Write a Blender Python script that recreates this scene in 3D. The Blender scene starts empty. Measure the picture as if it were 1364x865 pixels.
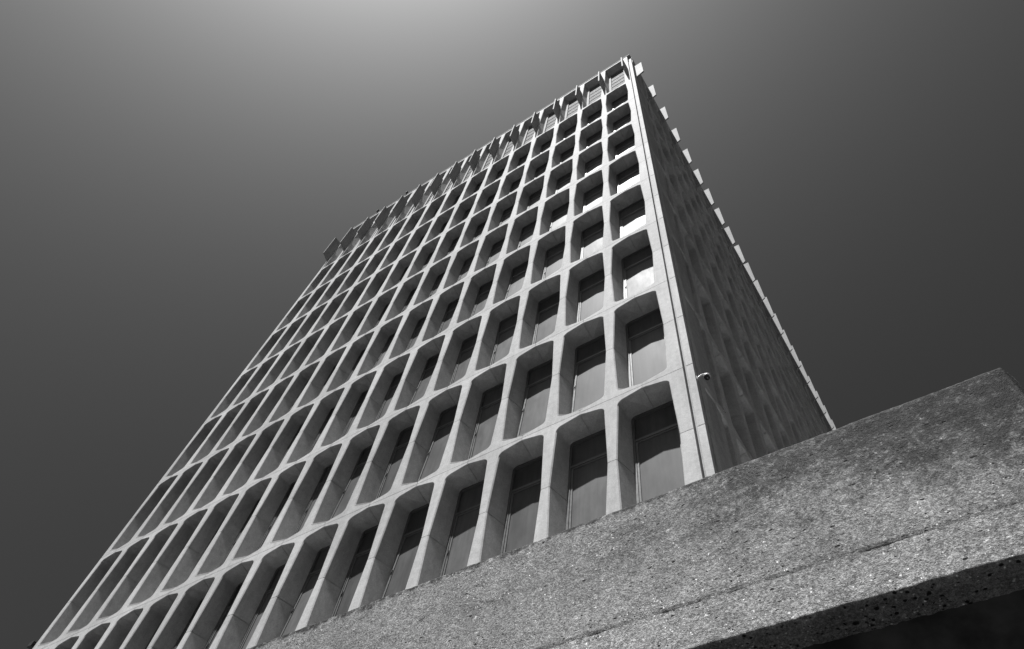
import bpy, bmesh, math, random
from mathutils import Vector, Matrix, noise as mnoise

random.seed(7)
scene = bpy.context.scene
COL = scene.collection
S = 1.4                      # metres per facade bay
ZB = 13.04                   # height of the reference joint line above the ground
HS = 2.603                   # storey height in bays
H0 = 18.39                   # joint under the loggia storey (bays)
ROOF = 22.80
GROUND_V = -ZB / S
EYE_B = (2.858, -5.36, -8.17)
EYE = Vector((EYE_B[0] * S, EYE_B[1] * S, EYE_B[2] * S + ZB))

# ------------------------------------------------------------------ helpers
def tag(o, label=None, cat=None, group=None, kind=None):
    if label: o['label'] = label
    if cat: o['category'] = cat
    if group: o['group'] = group
    if kind: o['kind'] = kind
    return o

def empty(name, loc=(0, 0, 0)):
    o = bpy.data.objects.new(name, None)
    o.empty_display_size = .3
    o.location = loc
    COL.objects.link(o)
    return o

class MB:
    """collects faces, becomes one mesh object"""
    def __init__(self):
        self.v, self.f, self.m = [], [], []
    def face(self, pts, mi=0):
        n = len(self.v)
        self.v += [tuple(p) for p in pts]
        self.f.append(list(range(n, n + len(pts))))
        self.m.append(mi)
    def box(self, M, u0, u1, v0, v1, d0, d1, mi=0):
        c = [M(u, v, d) for d in (d0, d1) for v in (v0, v1) for u in (u0, u1)]
        for q in ((0, 1, 3, 2), (4, 6, 7, 5), (0, 4, 5, 1), (2, 3, 7, 6), (0, 2, 6, 4), (1, 5, 7, 3)):
            self.face([c[i] for i in q], mi)
    def build(self, name, mats, parent=None, loc=(0, 0, 0), bevel=0, smooth=False, merge=True):
        me = bpy.data.meshes.new(name)
        L = Vector(loc)
        me.from_pydata([tuple(Vector(p) - L) for p in self.v], [], self.f)
        if not isinstance(mats, (list, tuple)): mats = [mats]
        for m in mats: me.materials.append(m)
        for p, mi in zip(me.polygons, self.m): p.material_index = mi
        bm = bmesh.new(); bm.from_mesh(me)
        if merge: bmesh.ops.remove_doubles(bm, verts=bm.verts, dist=2e-4)
        bmesh.ops.recalc_face_normals(bm, faces=bm.faces)
        if bevel:
            ed = [e for e in bm.edges if len(e.link_faces) == 2 and e.calc_face_angle(0) > .6]
            bmesh.ops.bevel(bm, geom=ed, offset=bevel, segments=2, affect='EDGES', profile=.6, clamp_overlap=True)
        bm.to_mesh(me); bm.free()
        if smooth:
            for p in me.polygons: p.use_smooth = True
        me.update()
        o = bpy.data.objects.new(name, me)
        COL.objects.link(o)
        o.location = loc
        if parent is not None:
            o.parent = parent
        return o

# ------------------------------------------------------------------ materials
def new_mat(name):
    m = bpy.data.materials.new(name); m.use_nodes = True
    nt = m.node_tree
    b = nt.nodes['Principled BSDF']
    return m, nt, b

class N:
    """tiny node-graph helper"""
    def __init__(self, nt): self.nt = nt
    def node(self, t, **kw):
        n = self.nt.nodes.new(t)
        for k, v in kw.items():
            if k.startswith('i_'):
                n.inputs[k[2:].replace('_', ' ')].default_value = v
            else: setattr(n, k, v)
        return n
    def link(self, a, b): self.nt.links.new(a, b)
    def math(self, op, a, b=None, c=None, clamp=False):
        n = self.nt.nodes.new('ShaderNodeMath'); n.operation = op; n.use_clamp = clamp
        for i, x in enumerate((a, b, c)):
            if x is None: continue
            if isinstance(x, (int, float)): n.inputs[i].default_value = x
            else: self.link(x, n.inputs[i])
        return n.outputs[0]
    def ramp(self, fac, lo, hi, a=0., b=1., smooth=True):
        n = self.nt.nodes.new('ShaderNodeMapRange')
        n.interpolation_type = 'SMOOTHSTEP' if smooth else 'LINEAR'
        self.link(fac, n.inputs['Value'])
        n.inputs['From Min'].default_value = lo; n.inputs['From Max'].default_value = hi
        n.inputs['To Min'].default_value = a; n.inputs['To Max'].default_value = b
        return n.outputs['Result']
    def noise(self, vec, scale, detail=4, rough=.55):
        n = self.nt.nodes.new('ShaderNodeTexNoise')
        n.inputs['Scale'].default_value = scale; n.inputs['Detail'].default_value = detail
        n.inputs['Roughness'].default_value = rough
        self.link(vec, n.inputs['Vector'])
        return n.outputs['Fac']
    def mapping(self, vec, sc, loc=(0, 0, 0)):
        n = self.nt.nodes.new('ShaderNodeMapping')
        n.inputs['Scale'].default_value = sc; n.inputs['Location'].default_value = loc
        self.link(vec, n.inputs['Vector'])
        return n.outputs[0]
    def gray(self, val, out):
        n = self.nt.nodes.new('ShaderNodeCombineColor')
        for i in range(3): self.link(val, n.inputs[i])
        self.link(n.outputs[0], out)
    def bump(self, h, strength, dist, out, prev=None):
        n = self.nt.nodes.new('ShaderNodeBump')
        n.inputs['Strength'].default_value = strength; n.inputs['Distance'].default_value = dist
        self.link(h, n.inputs['Height'])
        if prev is not None: self.link(prev, n.inputs['Normal'])
        self.link(n.outputs[0], out)
        return n.outputs[0]

def mat_precast(name, base=.40):
    m, nt, b = new_mat(name); g = N(nt)
    pos = g.node('ShaderNodeNewGeometry').outputs['Position']
    mott = g.noise(pos, .9, 5, .6)
    fine = g.noise(pos, 26, 3, .7)
    grit = g.noise(pos, 120, 2, .6)
    patch = g.noise(pos, 6.5, 4, .65)
    t0 = g.ramp(patch, .35, .68, 1.04, .89)
    streak = g.noise(g.mapping(pos, (5.5, 5.5, .42)), 1., 5, .65)
    # tone of each precast unit
    off = g.mapping(pos, (1 / S, 1 / S, 2 / (HS * S)), (.5 - .0, .5 - .22, -2 * ZB / (HS * S)))
    fl = g.node('ShaderNodeVectorMath', operation='FLOOR'); g.link(off, fl.inputs[0])
    wn = g.node('ShaderNodeTexWhiteNoise', noise_dimensions='3D'); g.link(fl.outputs[0], wn.inputs['Vector'])
    t = g.math('MULTIPLY', g.ramp(mott, .3, .75, .88, 1.06), g.ramp(fine, .3, .7, .86, 1.10))
    t = g.math('MULTIPLY', g.math('MULTIPLY', t, t0), g.ramp(grit, .3, .7, .74, 1.20))
    t = g.math('MULTIPLY', t, g.ramp(streak, .42, .75, 1.03, .88))
    t = g.math('MULTIPLY', t, g.math('MULTIPLY_ADD', wn.outputs['Value'], .18, .90))
    g.gray(g.math('MULTIPLY', t, base), b.inputs['Base Color'])
    b.inputs['Roughness'].default_value = .82
    b.inputs['Specular IOR Level'].default_value = .2
    p = g.bump(fine, .25, .006, b.inputs['Normal'])
    g.bump(grit, .3, .003, b.inputs['Normal'], p)
    return m

def mat_plain(name, base, rough=.5, metal=0., var=.12, spec=.5, sc=14):
    m, nt, b = new_mat(name); g = N(nt)
    pos = g.node('ShaderNodeNewGeometry').outputs['Position']
    n = g.noise(pos, sc, 4, .6)
    g.gray(g.ramp(n, .3, .7, base * (1 - var), base * (1 + var)), b.inputs['Base Color'])
    g.link(g.ramp(n, .3, .7, rough * .9, min(1, rough * 1.1)), b.inputs['Roughness'])
    b.inputs['Metallic'].default_value = metal
    b.inputs['Specular IOR Level'].default_value = spec
    return m

def mat_glass(name):
    """dusty dark solar glass with a drawn blind right behind it"""
    m, nt, b = new_mat(name); g = N(nt)
    pos = g.node('ShaderNodeNewGeometry').outputs['Position']
    cell = g.mapping(pos, (1 / S, 1 / S, 1 / (HS * S)), (-.0, -.22, -ZB / (HS * S)))
    fl = g.node('ShaderNodeVectorMath', operation='FLOOR'); g.link(cell, fl.inputs[0])
    wn = g.node('ShaderNodeTexWhiteNoise', noise_dimensions='3D'); g.link(fl.outputs[0], wn.inputs['Vector'])
    dust = g.noise(g.mapping(pos, (3, 3, 1.1)), 1.2, 5, .6)
    fold = g.noise(g.mapping(pos, (16, 16, .5)), 1., 3, .5)
    t = g.math('MULTIPLY', g.ramp(dust, .3, .72, .85, 1.15), g.ramp(fold, .3, .7, .93, 1.06))
    t = g.math('MULTIPLY', t, g.math('MULTIPLY_ADD', wn.outputs['Value'], .5, .74))
    g.gray(g.math('MULTIPLY', t, GLASS_BASE), b.inputs['Base Color'])
    g.link(g.ramp(dust, .3, .7, GLASS_ROUGH - .05, GLASS_ROUGH + .06), b.inputs['Roughness'])
    b.inputs['Specular IOR Level'].default_value = GLASS_SPEC
    return m

def mat_aggregate(name):
    m, nt, b = new_mat(name); g = N(nt)
    tc = g.node('ShaderNodeTexCoord').outputs['Object']
    warp = g.node('ShaderNodeTexNoise'); warp.inputs['Scale'].default_value = 60
    g.link(tc, warp.inputs['Vector'])
    va = g.node('ShaderNodeVectorMath', operation='MULTIPLY_ADD')
    g.link(warp.outputs['Color'], va.inputs[0]); va.inputs[1].default_value = (.008,) * 3; g.link(tc, va.inputs[2])
    P = va.outputs[0]
    def voro(scale, feat='F1'):
        v = g.node('ShaderNodeTexVoronoi'); v.feature = feat
        v.inputs['Scale'].default_value = scale
        g.link(P, v.inputs['Vector']); return v
    v1 = voro(92)
    Pl = g.mapping(P, (.62, .62, 1.15))
    def vorol(scale):
        v = g.node('ShaderNodeTexVoronoi'); v.inputs['Scale'].default_value = scale
        g.link(Pl, v.inputs['Vector']); return v
    v2 = vorol(54); v3 = vorol(27)
    sep = g.node('ShaderNodeSeparateColor'); g.link(v1.outputs['Color'], sep.inputs[0])
    r1, r2 = sep.outputs[0], sep.outputs[1]
    sep2 = g.node('ShaderNodeSeparateColor'); g.link(v2.outputs['Color'], sep2.inputs[0])
    sep3 = g.node('ShaderNodeSeparateColor'); g.link(v3.outputs['Color'], sep3.inputs[0])
    xyz = g.node('ShaderNodeSeparateXYZ'); g.link(tc, xyz.inputs[0])
    X, Z = xyz.outputs[0], xyz.outputs[2]
    big = g.noise(tc, 2.3, 6, .62)
    mid = g.noise(tc, 9, 5, .65)
    fine = g.noise(tc, 160, 4, .7)
    # pale stones in a sandy cement matrix
    sand = g.noise(tc, 230, 3, .8)
    grain = g.noise(tc, 85, 3, .8)
    lich = g.noise(tc, 34, 5, .75)
    stone = g.ramp(r1, 0, 1, .15, .25, False)
    white = g.math('MULTIPLY', g.math('GREATER_THAN', r2, .92), g.math('LESS_THAN', v1.outputs['Distance'], .40))
    stone = g.math('ADD', stone, g.math('MULTIPLY', white, .42))
    stone2 = g.math('MULTIPLY', g.math('GREATER_THAN', sep2.outputs[0], .93), g.math('LESS_THAN', v2.outputs['Distance'], .25))
    stone = g.math('ADD', stone, g.math('MULTIPLY', stone2, .20))
    t = g.math('MULTIPLY', stone, g.ramp(grain, .38, .62, .58, 1.38, False))
    t = g.math('MULTIPLY', t, g.ramp(sand, .38, .62, .55, 1.42, False))
    t = g.math('MULTIPLY', t, g.ramp(mid, .3, .72, 1.10, .86))
    t = g.math('MULTIPLY', t, g.ramp(big, .32, .70, 1.10, .88))
    # lichen and soot: dense specks and a grey film towards the top right end
    zz = g.math('ADD', Z, g.math('MULTIPLY', g.math('SUBTRACT', big, .5), .7))
    xx = g.math('ADD', X, g.math('MULTIPLY', g.math('SUBTRACT', big, .5), .9))
    mask = g.math('MULTIPLY', g.ramp(zz, -.66, -.06, 0, 1), g.ramp(xx, -2.0, -.35, .12, 1))
    rim = g.ramp(g.math('ADD', Z, g.math('MULTIPLY', g.math('SUBTRACT', mid, .5), .16)), -.05, -.004, 0, 1)
    mask = g.math('MAXIMUM', mask, rim)
    speck = g.ramp(g.math('ADD', lich, g.math('MULTIPLY', mask, .16)), .50, .64, 0, 1)
    t = g.math('MULTIPLY', t, g.math('SUBTRACT', 1., g.math('MULTIPLY', g.math('MULTIPLY', speck, g.math('MULTIPLY_ADD', mask, .75, .25)), .72)))
    t = g.math('MULTIPLY', t, g.math('SUBTRACT', 1., g.math('MULTIPLY', mask, .50)))
    blot = g.ramp(g.math('ADD', g.noise(tc, 8.5, 6, .72), g.math('MULTIPLY', mask, .10)), .54, .63, 0, 1)
    t = g.math('MULTIPLY', t, g.math('SUBTRACT', 1., g.math('MULTIPLY', g.math('MULTIPLY', blot, g.math('MULTIPLY_ADD', mask, .8, .12)), .55)))
    streak = g.noise(g.mapping(tc, (9, 9, .7)), 1., 4, .6)
    t = g.math('MULTIPLY', t, g.ramp(streak, .35, .7, 1.06, .86))
    # the lower lift of concrete is cleaner
    low = g.ramp(g.math('ADD', Z, g.math('MULTIPLY', g.math('SUBTRACT', mid, .5), .05)), -.630, -.612, 1.14, 1.0)
    t = g.math('MULTIPLY', t, low)
    # air holes, some long and ragged
    hole = g.math('MULTIPLY', g.math('GREATER_THAN', sep3.outputs[1], .62), g.ramp(v3.outputs['Distance'], .12, .19, 1, 0))
    hole2 = g.math('MULTIPLY', g.math('GREATER_THAN', sep2.outputs[1], .42), g.ramp(v2.outputs['Distance'], .17, .26, 1, 0))
    hole3 = g.math('MULTIPLY', g.math('LESS_THAN', r2, .05), g.ramp(v1.outputs['Distance'], .2, .42, 1, 0))
    holes = g.math('MAXIMUM', g.math('MAXIMUM', hole, hole2), hole3)
    t = g.math('MULTIPLY', t, g.math('SUBTRACT', 1., g.math('MULTIPLY', holes, .93)))
    g.gray(g.math('MULTIPLY', t, AGG_GAIN), b.inputs['Base Color'])
    b.inputs['Roughness'].default_value = .85
    b.inputs['Specular IOR Level'].default_value = .25
    hgt = g.math('SUBTRACT', g.math('MULTIPLY', grain, .6), g.math('MULTIPLY', holes, 1.5))
    hgt = g.math('ADD', hgt, g.math('MULTIPLY', sand, .35))
    hgt = g.math('ADD', hgt, g.math('MULTIPLY', g.math('ADD', white, stone2), .5))
    p = g.bump(hgt, 1.0, .010, b.inputs['Normal'])
    g.bump(mid, .4, .015, b.inputs['Normal'], p)
    return m

GLASS_BASE, GLASS_ROUGH, GLASS_SPEC = .097, .52, .09
AGG_GAIN = 1.22
M_PRE = mat_precast('precast_concrete', .44)
M_FIN = mat_precast('weathered_fin_concrete', .30)
M_SIDE = mat_precast('plain_concrete', .36)
M_FRAME = mat_plain('window_aluminium', .10, .45, .0, .1)
M_SASH = mat_plain('sash_aluminium', .13, .4, .0, .1)
M_GLASS = mat_glass('dusty_glass')
M_LOUV = mat_plain('louvre_paint', .10, .85, 0, .12, .08)
M_LFRAME = mat_plain('louvre_frame_paint', .34, .85, 0, .06, .08)
M_SILL = mat_precast('darker_sill', .15)  # darker tone than the facade units, for sills and lower chamfers
M_DARK = mat_plain('dark_metal', .03, .5, 0, .2)
M_AGG = mat_aggregate('exposed_aggregate')
M_WHITE = mat_plain('white_paint', .42, .3, 0, .03)
M_DOME = mat_plain('smoked_dome', .012, .08, 0, .05)
M_PAVE = None

# ------------------------------------------------------------------ facade geometry
def loop_quadrant(H, um, ue, ve, vp, r, n=6, straight=()):
    """opening outline of the upper-left quadrant, from the mid of the jamb to the mid of the head.
    um: jamb inset at mid height, (ue, ve): corner vertex (ve measured from the top joint), vp: head inset at centre"""
    a = Vector((um, H / 2)); c = Vector((ue, H - ve)); e = Vector((.5, H - vp))
    d1 = (a - c).normalized(); d2 = (e - c).normalized()
    ang = d1.angle(d2); t = r / math.tan(ang / 2)
    p1, p2 = c + d1 * t, c + d2 * t
    pts = [a]
    for s in straight: pts.append(a.lerp(p1, s))
    cen = c + (d1 + d2).normalized() * (r / math.sin(ang / 2))
    a1 = math.atan2(p1.y - cen.y, p1.x - cen.x); a2 = math.atan2(p2.y - cen.y, p2.x - cen.x)
    while a2 - a1 > math.pi: a2 -= 2 * math.pi
    while a1 - a2 > math.pi: a2 += 2 * math.pi
    for i in range(n + 1):
        w = a1 + (a2 - a1) * i / n
        pts.append(Vector((cen.x + r * math.cos(w), cen.y + r * math.sin(w))))
    pts.append(e)
    return pts

G = .0085   # joint width (bays)
CH = .015   # arris chamfer
DEPTH = .33
# lower / upper inner rectangle of the splayed reveal
BL, BT, BB = .142, .14, .47

def add_cell(mb, M, u0, v0, H, q_up, q_lo, back, depth, dd=lambda v: 0., joints=True):
    bl, bt, bb, br = back
    for vs in (1, -1):
        par = q_up if vs == 1 else q_lo
        L0 = loop_quadrant(H, *par)
        # back loop with matching points
        n_str = len(par[6]) if len(par) > 6 else 0
        top = H - (bt if vs == 1 else bb)
        hb = H / 2
        B = [Vector((bl, hb))]
        for s in (par[6] if n_str else ()): B.append(Vector((bl, hb + (top - br - hb) * s)))
        n = 6
        for i in range(n + 1):
            w = math.pi - (math.pi / 2) * i / n
            B.append(Vector((bl + br + br * math.cos(w), top - br + br * math.sin(w))))
        B.append(Vector((.5, top)))
        # outward offset loop for the chamfered arris
        Lo = []
        for i, p in enumerate(L0):
            a = L0[max(i - 1, 0)]; c = L0[min(i + 1, len(L0) - 1)]
            t = (c - a).normalized()
            Lo.append(p + Vector((-t.y, t.x)) * CH)
        g = G / 2 if joints else 0
        Lo[0].y = L0[0].y = B[0].y = H / 2 + g
        Lo[-1].x = L0[-1].x = B[-1].x = .5 - g
        for us in (1, -1):
            def P(p, d):
                uu = p.x if us == 1 else 1 - p.x
                vv = p.y if vs == 1 else H - p.y
                return M(u0 + uu, v0 + vv, d + (dd(v0 + vv) if d < depth - .01 else 0))
            # front plate: strips from the outline to the cell border
            ztop = H - G / 2
            outer = []
            for p in Lo:
                if p.y <= Lo[-3].y: pass
            k = max(range(1, len(Lo) - 1), key=lambda i: Lo[i].y - Lo[i].x)   # corner-most point
            for i in range(len(Lo) - 1):
                a, c = Lo[i], Lo[i + 1]
                if i < k:
                    q = [Vector((0, a.y)), Vector((0, c.y)), c, a]
                else:
                    q = [a, c, Vector((c.x, ztop)), Vector((a.x, ztop))]
                mb.face([P(x, 0) for x in q])
            mb.face([P(x, 0) for x in (Vector((0, Lo[k].y)), Vector((0, ztop)), Vector((Lo[k].x, ztop)), Lo[k])])
            for i in range(len(Lo) - 1):
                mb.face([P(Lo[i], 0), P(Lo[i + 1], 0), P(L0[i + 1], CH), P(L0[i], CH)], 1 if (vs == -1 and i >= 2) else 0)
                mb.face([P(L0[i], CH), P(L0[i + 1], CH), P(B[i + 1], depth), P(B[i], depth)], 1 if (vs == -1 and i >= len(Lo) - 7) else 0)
            # joint returns
            if joints:
                mb.face([P(Vector((0, ztop)), 0), P(Vector((.5 - g, ztop)), 0), P(Vector((.5 - g, ztop)), .05), P(Vector((0, ztop)), .05)])
                mb.face([P(Vector((0, H / 2 + g)), 0), P(Lo[0], 0), P(L0[0], .05), P(Vector((0, H / 2 + g)), .05)])

Q_UP = (.072, .116, .142, .062, .105)
Q_LO = (.072, .118, .140, .066, .085)
ROWS = [(-HS * (r - 7), HS) for r in range(1, 11)]     # (lower joint v, height); row r lies above joint r
ROWS[0] = (ROWS[0][0], H0 - ROWS[0][0])
LOG_UP = (.056, .108, .20, .17, .04, 6, (.25, .45, .7))
LOG_LO = (.056, .125, .10, .03, .05, 6, (.3, .6, .8))
HL = ROOF - H0

def loggia_dd(v):
    def ss(x): x = max(0, min(1, x)); return x * x * (3 - 2 * x)
    return 0. * ss((v - H0 - .2) / .7) * (1 - ss((v - 21.35) / .12))

def build_facade(M, nb, name, parent, u_lo, u_end):
    mb = MB()
    for (v0, H) in ROWS:
        for b in range(nb):
            add_cell(mb, M, b, v0, H, Q_UP, Q_LO, (BL, BT, BB, .075), DEPTH)
    for b in range(nb):
        add_cell(mb, M, b, H0, HL, LOG_UP, LOG_LO, (.125, .34, .26, .04), .27, loggia_dd, False)
    for (v0, H) in ROWS:          # packing behind the open joints
        mb.box(M, 0, nb, v0 - .007, v0 + .007, .022, .05)
        for b in range(nb):
            # packing strips just behind the joints in the reveals and between the units
            w, o = .03, .03
            def strip(pts): mb.face([M(*p) for p in pts])
            a, c = v0 + H - Q_UP[3], v0 + H - BT
            strip([(b + .5 - w, a + o, .004), (b + .5 + w, a + o, .004), (b + .5 + w, c + o, DEPTH), (b + .5 - w, c + o, DEPTH)])
            a, c = v0 + Q_LO[3], v0 + BB
            strip([(b + .5 - w, a - o, .004), (b + .5 + w, a - o, .004), (b + .5 + w, c - o, DEPTH), (b + .5 - w, c - o, DEPTH)])
            strip([(b + .5 - w, v0 - .058, .006), (b + .5 + w, v0 - .058, .006), (b + .5 + w, v0 + .058, .006), (b + .5 - w, v0 + .058, .006)])
            vm = v0 + H / 2
            for f in (lambda u: b + u, lambda u: b + 1 - u):
                strip([(f(.072 - o), vm - w, .004), (f(.072 - o), vm + w, .004), (f(BL - o), vm + w, DEPTH), (f(BL - o), vm - w, DEPTH)])
    # wide margins of the end piers
    cuts = [GROUND_V - .02]
    for (v0, H) in sorted(ROWS): cuts += [v0, v0 + H / 2]
    cuts += [H0, ROOF]
    for (a, c) in ((u_lo, 0.), (nb, u_end)):
        for i in range(len(cuts) - 1):
            lo, hi = cuts[i] + G / 2, cuts[i + 1] - G / 2
            mb.face([M(a, lo, 0), M(c, lo, 0), M(c, hi, 0), M(a, hi, 0)])
            e = a if c == 0. else c
            mb.face([M(e, lo, 0), M(e, hi, 0), M(e, hi, .12), M(e, lo, .12)])
            mb.face([M(a, hi, 0), M(c, hi, 0), M(c, hi, .05), M(a, hi, .05)])
    # plinth below the lowest opening row
    lowv = ROWS[-1][0]
    mb.face([M(0, GROUND_V - .02, 0), M(nb, GROUND_V - .02, 0), M(nb, lowv - G / 2, 0), M(0, lowv - G / 2, 0)])
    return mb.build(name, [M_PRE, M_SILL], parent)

NF, NR = 15, 22
XC, YC = 1.0, .22            # first pier centres on the two faces
XA = 1.26                    # arris
def MF(u, v, d): return Vector(((XC - u) * S, d * S, v * S + ZB))
def MR(u, v, d): return Vector(((XA - d) * S, (YC + u) * S, v * S + ZB))

tower = empty('office_tower', (-6.4 * S, 10 * S, 0))
tag(tower, 'tall concrete office tower with a grid of deep splayed windows and fins along its roofline', 'building')
TL = Vector(tower.location)

class _P:   # parent proxy keeps world positions
    pass
def build_part(mb, name, mats, loc=None, **kw):
    o = mb.build(name, mats, None, loc if loc is not None else (0, 0, 0), **kw)
    o.parent = tower
    o.matrix_parent_inverse = Matrix.Translation(-TL)
    return o

f1 = build_facade(MF, NF, 'facade', None, -.112, NF + .062)
f2 = build_facade(MR, NR, 'facade', None, -.075, NR + .3)
for f, lab in ((f1, 'sunlit facade grid of deep hexagonal window openings'), (f2, 'shaded side facade grid seen at a grazing angle')):
    f.parent = tower; f.matrix_parent_inverse = Matrix.Translation(-TL); f['label'] = lab

# corner post with the dark slots beside it
mb = MB()
cuts = [GROUND_V - .02]
for (v0, H) in sorted(ROWS): cuts += [v0, v0 + H / 2]
cuts += [H0, 20.2, 21.93]
for i in range(len(cuts) - 1):
    lo, hi = cuts[i] + G / 2, cuts[i + 1] - G / 2
    mb.box(MF, -.162, -.26, lo, hi, 0, .10)
build_part(mb, 'corner_post', M_PRE, bevel=.006)
mb = MB()
mb.box(MF, -.05, -.24, GROUND_V - .02, 21.8, .062, .9)
build_part(mb, 'slot_backing', M_SIDE)

# roof edge: fascia sits above the openings, coping on top of it, dark flashing above
mb = MB()
mb.box(MF, -.24, NF + .06, ROOF + .004, ROOF + .05, -.015, NR + .4)
build_part(mb, 'coping', M_PRE)
mb = MB()
mb.box(MF, -.22, NF + .04, ROOF + .052, ROOF + .10, -.004, NR + .3)
build_part(mb, 'roof_flashing', M_DARK)
# plain walls of the two hidden sides
mb = MB()
mb.box(MF, NF + .055, NF - .02, GROUND_V - .02, ROOF, .13, NR + .2)
mb.box(MF, NF - .41, -.2, GROUND_V - .02, ROOF, NR + .1, NR + .35)
build_part(mb, 'rear_wall', M_SIDE)

# fins
def fin(M, u, pr, t=.026):
    mb = MB()
    prof = [(-pr, 19.48), (-pr, 21.14), (.05, 21.14), (.05, 19.20)]
    for s in (-t, t):
        mb.face([M(u + s, v, d) for d, v in prof])
    for i in range(4):
        (d0, v0), (d1, v1) = prof[i], prof[(i + 1) % 4]
        mb.face([M(u - t, v0, d0), M(u + t, v0, d0), M(u + t, v1, d1), M(u - t, v1, d1)])
    return mb
for k in range(NF + 1):
    build_part(fin(MF, k, .37), 'fin', M_FIN, loc=MF(k, 19.46, 0), bevel=.004)
for k in range(NR + 1):
    build_part(fin(MR, k, .31), 'fin', M_FIN, loc=MR(k, 19.46, 0), bevel=.004)

# louvred panels of the top storey
def louvre(M, u0):
    mb = MB()
    d = .272; a, c = .115, .885; v0, v1 = H0 + .2, ROOF - .3
    fr = .10
    mb.box(M, u0 + a, u0 + a + fr, v0, v1, d - .03, d + .05, 1)
    mb.box(M, u0 + c - fr, u0 + c, v0, v1, d - .03, d + .05, 1)
    mb.box(M, u0 + a + fr, u0 + c - fr, v1 - .08, v1, d - .028, d + .05, 1)
    mb.box(M, u0 + a + fr, u0 + c - fr, v0, v0 + .06, d - .028, d + .05, 1)
    n = 7
    st = (v1 - v0 - .14) / n
    for i in range(n):
        z = v0 + .06 + i * st
        pts = [(z, d + .0), (z + st * .8, d + .045), (z + st * .8 + .02, d + .045), (z + .02, d + .0)]
        mb.face([M(u0 + a + fr, z, d), M(u0 + c - fr, z, d), M(u0 + c - fr, z + st * .93, d + .010), M(u0 + a + fr, z + st * .93, d + .010)], 0)
        mb.face([M(u0 + a + fr, z, d), M(u0 + c - fr, z, d), M(u0 + c - fr, z - .002, d + .014), M(u0 + a + fr, z - .002, d + .014)], 0)
    mb.face([M(u0 + a, v0, d + .016), M(u0 + c, v0, d + .016), M(u0 + c, v1, d + .016), M(u0 + a, v1, d + .016)], 0)
    return mb
for k in range(NF):
    build_part(louvre(MF, k), 'louvre_panel', [M_LOUV, M_LFRAME, M_DARK], loc=MF(k + .5, H0 + .2, .27))
for k in range(NR):
    build_part(louvre(MR, k), 'louvre_panel', [M_LOUV, M_LFRAME, M_DARK], loc=MR(k + .5, H0 + .2, .27))

# ------------------------------------------------------------------ windows
FW = .034
def window_geo(M, u0, v0, H, ajar, latch, drop):
    """returns (frame, upper pane, sash) builders"""
    a, c = u0 + BL - .02, u0 + 1 - BL + .02
    lo, hi = v0 + BB - .03, v0 + H - BT + .02
    tr = v0 + H - .66
    d0, d1 = DEPTH + .004, DEPTH + .06
    fr = MB()
    fr.box(M, a, a + FW + .02, lo, hi, d0, d1); fr.box(M, c - FW - .02, c, lo, hi, d0, d1)
    fr.box(M, a + FW + .02, c - FW - .02, hi - FW - .02, hi, d0, d1)
    fr.box(M, a + FW + .02, c - FW - .02, lo, lo + .02, d0 + .012, d1)
    fr.box(M, a + FW + .02, c - FW - .02, tr - .022, tr + .022, d0, d1)
    pane = MB()
    pd = DEPTH + .042
    pane.face([M(a + .05, tr, pd), M(c - .05, tr, pd), M(c - .05, hi - .03, pd), M(a + .05, hi - .03, pd)])
    if drop:   # a roller blind edge a little lower than the transom
        pass
    sash = MB()
    sa, sc_, sl, sh = a + FW + .024, c - FW - .024, lo + .024, tr - .026
    w = .028
    def R(u, v, d):
        t = (sh - v) * math.tan(ajar)
        return M(u, v, d - t)
    sash.box(R, sa, sa + w, sl, sh, d0 + .01, d0 + .04); sash.box(R, sc_ - w, sc_, sl, sh, d0 + .01, d0 + .04)
    sash.box(R, sa + w, sc_ - w, sh - w * .7, sh, d0 + .01, d0 + .04); sash.box(R, sa + w, sc_ - w, sl, sl + w, d0 + .01, d0 + .04)
    sash.face([R(sa + w, sl + w, d0 + .024), R(sc_ - w, sl + w, d0 + .024), R(sc_ - w, sh - w * .7, d0 + .024), R(sa + w, sh - w * .7, d0 + .024)], 1)
    if latch:
        zz = sl + .50 * (sh - sl)
        e = sc_ if M is MF else sa
        sgn = -1 if M is MF else 1
        sash.box(R, e + sgn * .004, e + sgn * .022, zz, zz + .05, d0 - .006, d0 + .01, 2)
        sash.box(R, e + sgn * .008, e + sgn * .016, zz - .03, zz + .0, d0 - .012, d0 + .008, 2)
    return fr, pane, sash

ajar_set = {(8, 1): 0}
rng = random.Random(21)
def visible_area(face, k, r, v0, H):
    """rough picture area of a window that shows past the edges of its opening"""
    C = EYE_B
    if face == 'F':
        cu, cd, cv = XC - C[0], -C[1], C[2]           # eye in (u, depth toward eye, v)
    else:
        cu, cd, cv = C[1] - YC, C[0] - XA, C[2]
    s = (cd + DEPTH) / cd
    def pu(u): return cu + (u - cu) * s
    def pv(v): return cv + (v - cv) * s
    u0, u1 = max(k + BL, pu(k + .08)), min(k + 1 - BL, pu(k + .92))
    w0, w1 = max(v0 + BB, pv(v0 + .1)), min(v0 + H - BT, pv(v0 + H - .1))
    if u1 <= u0 or w1 <= w0: return 0.
    du, dv = k + .5 - cu, v0 + H / 2 - cv
    dist = math.sqrt(du * du + dv * dv + cd * cd)
    return (u1 - u0) * (w1 - w0) * cd / dist ** 3

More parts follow.
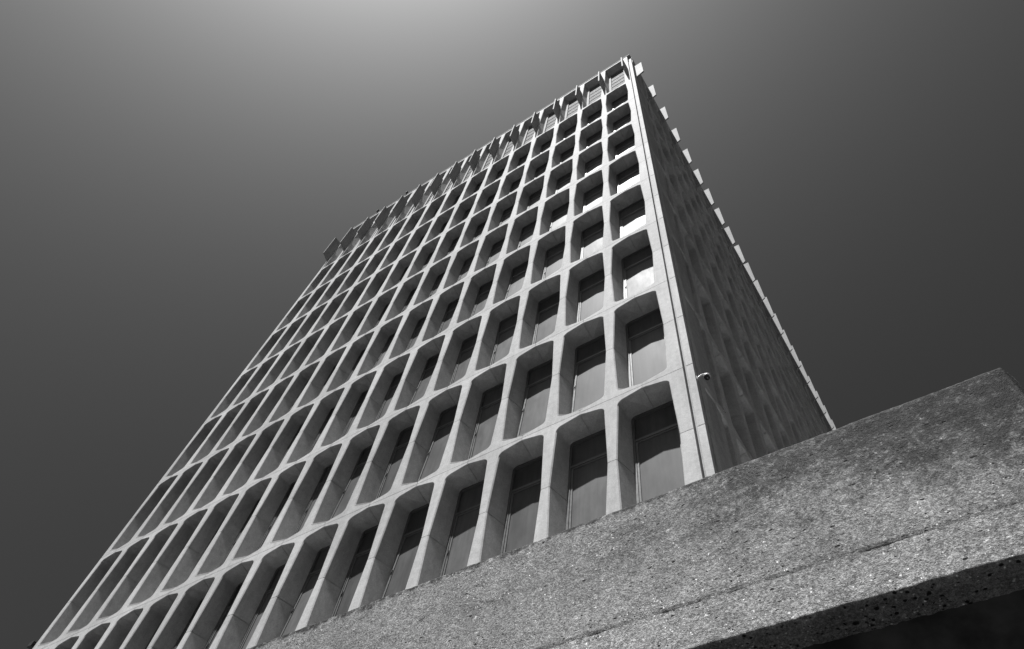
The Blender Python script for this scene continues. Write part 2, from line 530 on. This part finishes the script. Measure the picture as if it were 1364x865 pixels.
cand = []
for face, nb in (('F', NF), ('R', NR)):
    for k in range(nb):
        for r, (v0, H) in enumerate(ROWS, 1):
            ar = visible_area(face, k, r, v0, H)
            if r >= 9 and (face == 'R' or k < 9): ar = 0.     # behind the foreground wall
            if r == 10: ar = 0.
            if r == 8 and face == 'R': ar *= .5
            cand.append((ar, face, k, r, v0, H))
cand.sort(key=lambda t: -t[0])
rest = MB()
OPEN = {('F', 1, 7), ('F', 2, 7), ('F', 4, 7), ('F', 5, 6), ('F', 0, 4), ('F', 3, 5), ('F', 6, 7), ('F', 2, 4), ('F', 7, 5)}
for i, (ar, face, k, r, v0, H) in enumerate(cand):
    M = MF if face == 'F' else MR
    op = (face, k, r) in OPEN or rng.random() < .04
    aj = math.radians(3.2) if op else 0.
    fr, pane, sash = window_geo(M, k, v0, H, aj, (face, k, r) in OPEN or rng.random() < .45, False)
    if i < 100 and ar > 0:
        base = M(k + .5, v0 + BB, DEPTH)
        w = build_part(fr, 'window', M_FRAME, loc=base)
        p = pane.build('pane', M_GLASS, None, (0, 0, 0)); s = sash.build('sash', [M_SASH, M_GLASS, M_DARK], None, (0, 0, 0))
        for c in (p, s):
            c.data.transform(Matrix.Translation(-base))
            c.parent = w
        if op: s['label'] = 'lower sash tilted slightly open at the bottom'
    else:
        n = 0
        for src, mi in ((fr, {0: 0}), (pane, {0: 1}), (sash, {0: 2, 1: 1, 2: 3})):
            for f, m in zip(src.f, src.m):
                rest.face([src.v[j] for j in f], mi[m])
o = build_part(rest, 'window', [M_FRAME, M_GLASS, M_SASH, M_DARK], merge=False)
tag(o, kind='stuff')

# tiny stubs on the roof edge
for k in (11.55, 13.35):
    mb = MB()
    mb.box(MF, k - .015, k + .015, ROOF + .10, ROOF + .22, .03, .06)
    mb.box(MF, k - .05, k + .05, ROOF + .20, ROOF + .30, -.09, .06)
    build_part(mb, 'roof_fitting', M_DARK, loc=MF(k, ROOF + .1, .04))

# ------------------------------------------------------------------ security camera on the shaded corner
def tube(mb, pts, r, seg=12, mi=0, cap=True):
    rings = []
    for i, p in enumerate(pts):
        t = (pts[min(i + 1, len(pts) - 1)] - pts[max(i - 1, 0)]).normalized()
        n = t.cross(Vector((0, 1, 0)))
        if n.length < 1e-3: n = t.cross(Vector((1, 0, 0)))
        n.normalize(); bn = t.cross(n)
        rr = r[i] if isinstance(r, (list, tuple)) else r
        rings.append([p + (n * math.cos(a) + bn * math.sin(a)) * rr for a in [2 * math.pi * j / seg for j in range(seg)]])
    for i in range(len(rings) - 1):
        for j in range(seg):
            mb.face([rings[i][j], rings[i][(j + 1) % seg], rings[i + 1][(j + 1) % seg], rings[i + 1][j]], mi)
    if cap:
        mb.face(rings[0], mi); mb.face(rings[-1][::-1], mi)

def lathe(mb, c, prof, seg=24, mi=0):
    rings = [[c + Vector((r * math.cos(2 * math.pi * j / seg), r * math.sin(2 * math.pi * j / seg), z)) for j in range(seg)] for r, z in prof]
    for i in range(len(rings) - 1):
        for j in range(seg):
            mb.face([rings[i][j], rings[i][(j + 1) % seg], rings[i + 1][(j + 1) % seg], rings[i + 1][j]], mi)
    mb.face(rings[0], mi); mb.face(rings[-1], mi)

A0 = Vector((XA * S + .001, .05 * S, -.30 * S + ZB))
cam_t = empty('security_camera', A0)
cam_t.scale = (.74, .74, .74)
tag(cam_t, 'small white dome security camera on a curved arm at the tower corner', 'security camera')
def cpart(mb, name, mat, **kw):
    for i, p in enumerate(mb.v): mb.v[i] = tuple(Vector(p))
    return mb.build(name, mat, cam_t, (0, 0, 0), **kw)
mb = MB(); mb.box(lambda u, v, d: Vector((d, u, v)), -.035, .035, -.07, .07, 0, .016); cpart(mb, 'wall_plate', M_WHITE, bevel=.004)
mb = MB()
arm = [Vector((.01, 0, 0)), Vector((.04, .006, .03)), Vector((.08, .018, .075)), Vector((.12, .034, .11)), Vector((.16, .05, .135)), Vector((.2, .064, .145)), Vector((.228, .072, .13)), Vector((.235, .074, .08))]
tube(mb, arm, .02); cpart(mb, 'arm', M_WHITE, smooth=True)
hc = Vector((.235, .074, 0))
mb = MB(); lathe(mb, hc, [(.03, .095), (.058, .088), (.08, .062), (.088, .022), (.088, -.005), (.078, -.008)]); cpart(mb, 'housing', M_WHITE, smooth=True)
mb = MB(); lathe(mb, hc, [(.076, -.009), (.074, -.035), (.062, -.062), (.038, -.08), (.01, -.087)]); cpart(mb, 'dome_cover', M_DOME, smooth=True)

# floodlight standing off the far corner
A1 = Vector((XC * S - (NF + .062) * S - .002, .04 * S, .30 * S + ZB))
fl_t = empty('floodlight', A1)
tag(fl_t, 'tiny black floodlight fixed to the far left corner of the tower', 'floodlight')
mb = MB(); tube(mb, [Vector((.0, 0, 0)), Vector((-.20, -.01, .02))], .018, 8); mb.build('bracket', M_DARK, fl_t)
mb = MB(); mb.box(lambda u, v, d: Vector((u, d, v)), -.42, -.20, -.07, .10, -.10, .06); mb.build('lamp_head', M_DARK, fl_t, bevel=.01)

# ------------------------------------------------------------------ foreground wall
DY = 2.2
yF = EYE.y + DY
zT, zB_ = EYE.z + 1.122 * DY, EYE.z + .750 * DY
xE = EYE.x + .241 * DY
zR = EYE.z + .8385 * DY
wall = empty('concrete_wall', (xE - 2.5, yF + .25, 0))
tag(wall, 'rough exposed aggregate concrete wall with an overhanging upper beam in front of the tower', 'wall')
ORI = Vector((xE, yF, zT))
def sweep_beam():
    xs = []
    x = xE - 14
    while x < xE - 4.6: xs.append(x); x += .12
    while x < xE - .001: xs.append(x); x += .0085
    xs.append(xE)
    prof = []   # (y, z, kind)
    nz = 96
    prof.append((yF + .45, zT, 't'))
    for y in (.30, .15, .06, .03): prof.append((yF + y, zT, 't'))
    prof.append((yF + .010, zT - .001, 'e'))
    prof.append((yF + .002, zT - .007, 'e'))
    for i in range(1, nz):
        z = zT - .007 - (zT - .007 - zB_ - .005) * i / nz
        prof.append((yF, z, 'f'))
    prof.append((yF + .003, zB_ + .003, 'b'))
    prof.append((yF + .010, zB_, 'b'))
    for y in (.03, .06, .10, .16, .30, .45): prof.append((yF + y, zB_, 's'))
    V, F = [], []
    for x in xs:
        for (y, z, kd) in prof:
            a = mnoise.noise(Vector((x * 3.1, y * 3, z * 3.1)))
            b = mnoise.noise(Vector((x * 13, y * 13, z * 13 + 7)))
            c = mnoise.noise(Vector((x * 45, y * 45, z * 45 + 3)))
            dy = .004 * a + .0022 * b + .0016 * c
            dz = .0
            if kd in 'te': dz = .005 * b + .0045 * c
            if kd in 'bs': dz = .0018 * b + .0065 * c
            yy = y + (dy if kd != 's' else .3 * dy)
            if kd == 'f' and z < zR + .004 * b: yy += max(.0012, .0034 + .0026 * mnoise.noise(Vector((x * 5, 3, 9))))
            V.append(Vector((x, yy, z + dz)) - ORI)
    n = len(prof)
    for i in range(len(xs) - 1):
        for j in range(n - 1):
            F.append((i * n + j, (i + 1) * n + j, (i + 1) * n + j + 1, i * n + j + 1))
    # worn chamfer at the free end, then the end face and the back
    base = (len(xs) - 1) * n
    e0 = len(V)
    for j in range(n):
        p = V[base + j]
        y = max(p.y, 0)
        V.append(Vector((.030 if p.y < .068 else .036, max(p.y, .066), p.z - (.004 if j < 7 else 0))))
    for j in range(n - 1):
        F.append((base + j, e0 + j, e0 + j + 1, base + j + 1))
    F.append(tuple(range(e0, e0 + n)))
    F.append(tuple(i * n for i in (0, len(xs) - 1)) + (e0, e0 + n - 1) + tuple(i * n + n - 1 for i in (len(xs) - 1, 0)))
    me = bpy.data.meshes.new('overhanging_beam')
    me.from_pydata([tuple(v) for v in V], [], F)
    me.materials.append(M_AGG)
    for p in me.polygons: p.use_smooth = len(p.vertices) == 4
    for j in range(n - 1): me.polygons[(len(xs) - 1) * (n - 1) + j].use_smooth = False
    o = bpy.data.objects.new('overhanging_beam', me); COL.objects.link(o)
    o.parent = wall; o.matrix_parent_inverse = Matrix.Translation(-Vector(wall.location)); o.location = ORI
    return o
sweep_beam()
mb = MB()
ys = yF + DY * (.750 / .701 - 1)
M_REC = mat_plain('shade_toned_concrete', .06, .9, 0, .5, .1, 5)  # shade under the beam is put into this dark base colour
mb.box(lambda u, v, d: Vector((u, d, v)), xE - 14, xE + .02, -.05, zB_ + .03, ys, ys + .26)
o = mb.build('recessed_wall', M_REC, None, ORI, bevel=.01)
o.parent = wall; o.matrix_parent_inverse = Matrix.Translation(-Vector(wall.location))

# ------------------------------------------------------------------ ground
m, nt, b = new_mat('paving'); g = N(nt)
pos = g.node('ShaderNodeNewGeometry').outputs['Position']
br = g.node('ShaderNodeTexBrick'); br.offset = 0.
br.inputs['Scale'].default_value = 1.; br.inputs['Mortar Size'].default_value = .008
br.inputs['Brick Width'].default_value = .9; br.inputs['Row Height'].default_value = .9
br.inputs['Color1'].default_value = (.40, .40, .40, 1); br.inputs['Color2'].default_value = (.45, .45, .45, 1); br.inputs['Mortar'].default_value = (.12, .12, .12, 1)
g.link(pos, br.inputs['Vector'])
nz = g.noise(pos, 1.7, 6, .6)
mx = g.node('ShaderNodeMix', data_type='RGBA', blend_type='MULTIPLY'); mx.inputs['Factor'].default_value = 1
g.link(br.outputs['Color'], mx.inputs['A'])
cc = g.node('ShaderNodeCombineColor'); s_ = g.ramp(nz, .3, .75, .8, 1.1)
for i in range(3): g.link(s_, cc.inputs[i])
g.link(cc.outputs[0], mx.inputs['B']); g.link(mx.outputs['Result'], b.inputs['Base Color'])
b.inputs['Roughness'].default_value = .85
mb = MB()
mb.face([(-11, yF + .3, .008), (7, yF + .3, .008), (7, 0, .008), (-11, 0, .008)])
mb.face([(XA * S - .2, 0, .008), (7, 0, .008), (7, 36, .008), (XA * S - .2, 36, .008)])
tag(mb.build('bounce_paving', m), 'unseen pale paving added to bounce light up onto the tower', 'bounce_paving', kind='structure')  # added out of view; pale and limited in size to light the reveals
m3, nt, b = new_mat('turf'); g = N(nt)
pos = g.node('ShaderNodeNewGeometry').outputs['Position']
g.gray(g.math('MULTIPLY', g.ramp(g.noise(pos, 30, 5, .7), .3, .7, .6, 1.4), g.ramp(g.noise(pos, .3, 5, .6), .3, .7, .03, .045)), b.inputs['Base Color'])
b.inputs['Roughness'].default_value = .95
mb = MB(); mb.face([(-900, -900, 0), (900, -900, 0), (900, 900, 0), (-900, 900, 0)])
tag(mb.build('ground', m3), 'dark turf reaching to the horizon', 'ground', kind='structure')

m2, nt, b = new_mat('asphalt'); g = N(nt)
pos = g.node('ShaderNodeNewGeometry').outputs['Position']
g.gray(g.math('MULTIPLY', g.ramp(g.noise(pos, 90, 4, .7), .3, .7, .7, 1.3), g.ramp(g.noise(pos, .8, 5, .6), .3, .7, .02, .03)), b.inputs['Base Color'])
b.inputs['Roughness'].default_value = .9
mb = MB(); mb.face([(-80, yF - 14, .004), (80, yF - 14, .004), (80, yF + .12, .004), (-80, yF + .12, .004)])
mb.face([(8.2, yF + .12, .004), (70, yF + .12, .004), (70, 120, .004), (8.2, 120, .004)])
tag(mb.build('low_bounce_asphalt', m2), 'unseen dark asphalt added to cut the bounce light on wall and tower', 'low_bounce_asphalt', kind='structure')  # added out of view; keeps ground bounce low on soffit and side face

# ------------------------------------------------------------------ light
SUN = Vector((-.052, -.33, .93)).normalized()
el = math.asin(SUN.z); rot = math.atan2(SUN.x, SUN.y)
ld = bpy.data.lights.new('sun', 'SUN'); ld.energy = 5.0; ld.angle = math.radians(.5); ld.color = (1, 1, 1)
lo = bpy.data.objects.new('sun', ld); COL.objects.link(lo)
lo.rotation_euler = SUN.to_track_quat('Z', 'Y').to_euler(); lo.location = (0, -30, 60)

w = bpy.data.worlds.new('World'); scene.world = w; w.use_nodes = True
nt = w.node_tree; g = N(nt)
bg = nt.nodes['Background']
sky = g.node('ShaderNodeTexSky'); sky.sky_type = 'NISHITA'; sky.sun_disc = False
sky.sun_elevation = el; sky.sun_rotation = rot
sky.air_density = 1.0; sky.dust_density = 7.0; sky.ozone_density = 1.0
# black and white film behind a deep red filter: only the red light of the sky counts
sp = g.node('ShaderNodeSeparateColor'); g.link(sky.outputs[0], sp.inputs[0])
SKY_POW, SKY_GAIN = 1.13, .115
val = g.math('MULTIPLY', g.math('POWER', sp.outputs[0], SKY_POW), SKY_GAIN)
g.gray(val, bg.inputs['Color'])
bg.inputs['Strength'].default_value = .1

# ------------------------------------------------------------------ camera
cd = bpy.data.cameras.new('camera'); cam = bpy.data.objects.new('camera', cd); COL.objects.link(cam)
cd.sensor_width = 36; cd.lens = 941.6 / 1364 * 36; cd.clip_start = .05; cd.clip_end = 3000
RW = Matrix(((0.832288, 0.424652, 0.356325), (0.544235, -0.748138, -0.379602), (0.105381, 0.509863, -0.853777)))
# orthonormalise
c0 = Vector((RW[0][0], RW[1][0], RW[2][0])).normalized()
c1 = Vector((RW[0][1], RW[1][1], RW[2][1])); c1 = (c1 - c0 * c1.dot(c0)).normalized()
c2 = c0.cross(c1)
cam.matrix_world = Matrix(((c0.x, c1.x, c2.x, EYE.x), (c0.y, c1.y, c2.y, EYE.y), (c0.z, c1.z, c2.z, EYE.z), (0, 0, 0, 1)))
scene.camera = cam

scene.view_settings.view_transform = 'Standard'
scene.view_settings.look = 'None'
scene.view_settings.exposure = 1.0
scene.view_settings.gamma = 1.0
scene.view_settings.use_curve_mapping = False
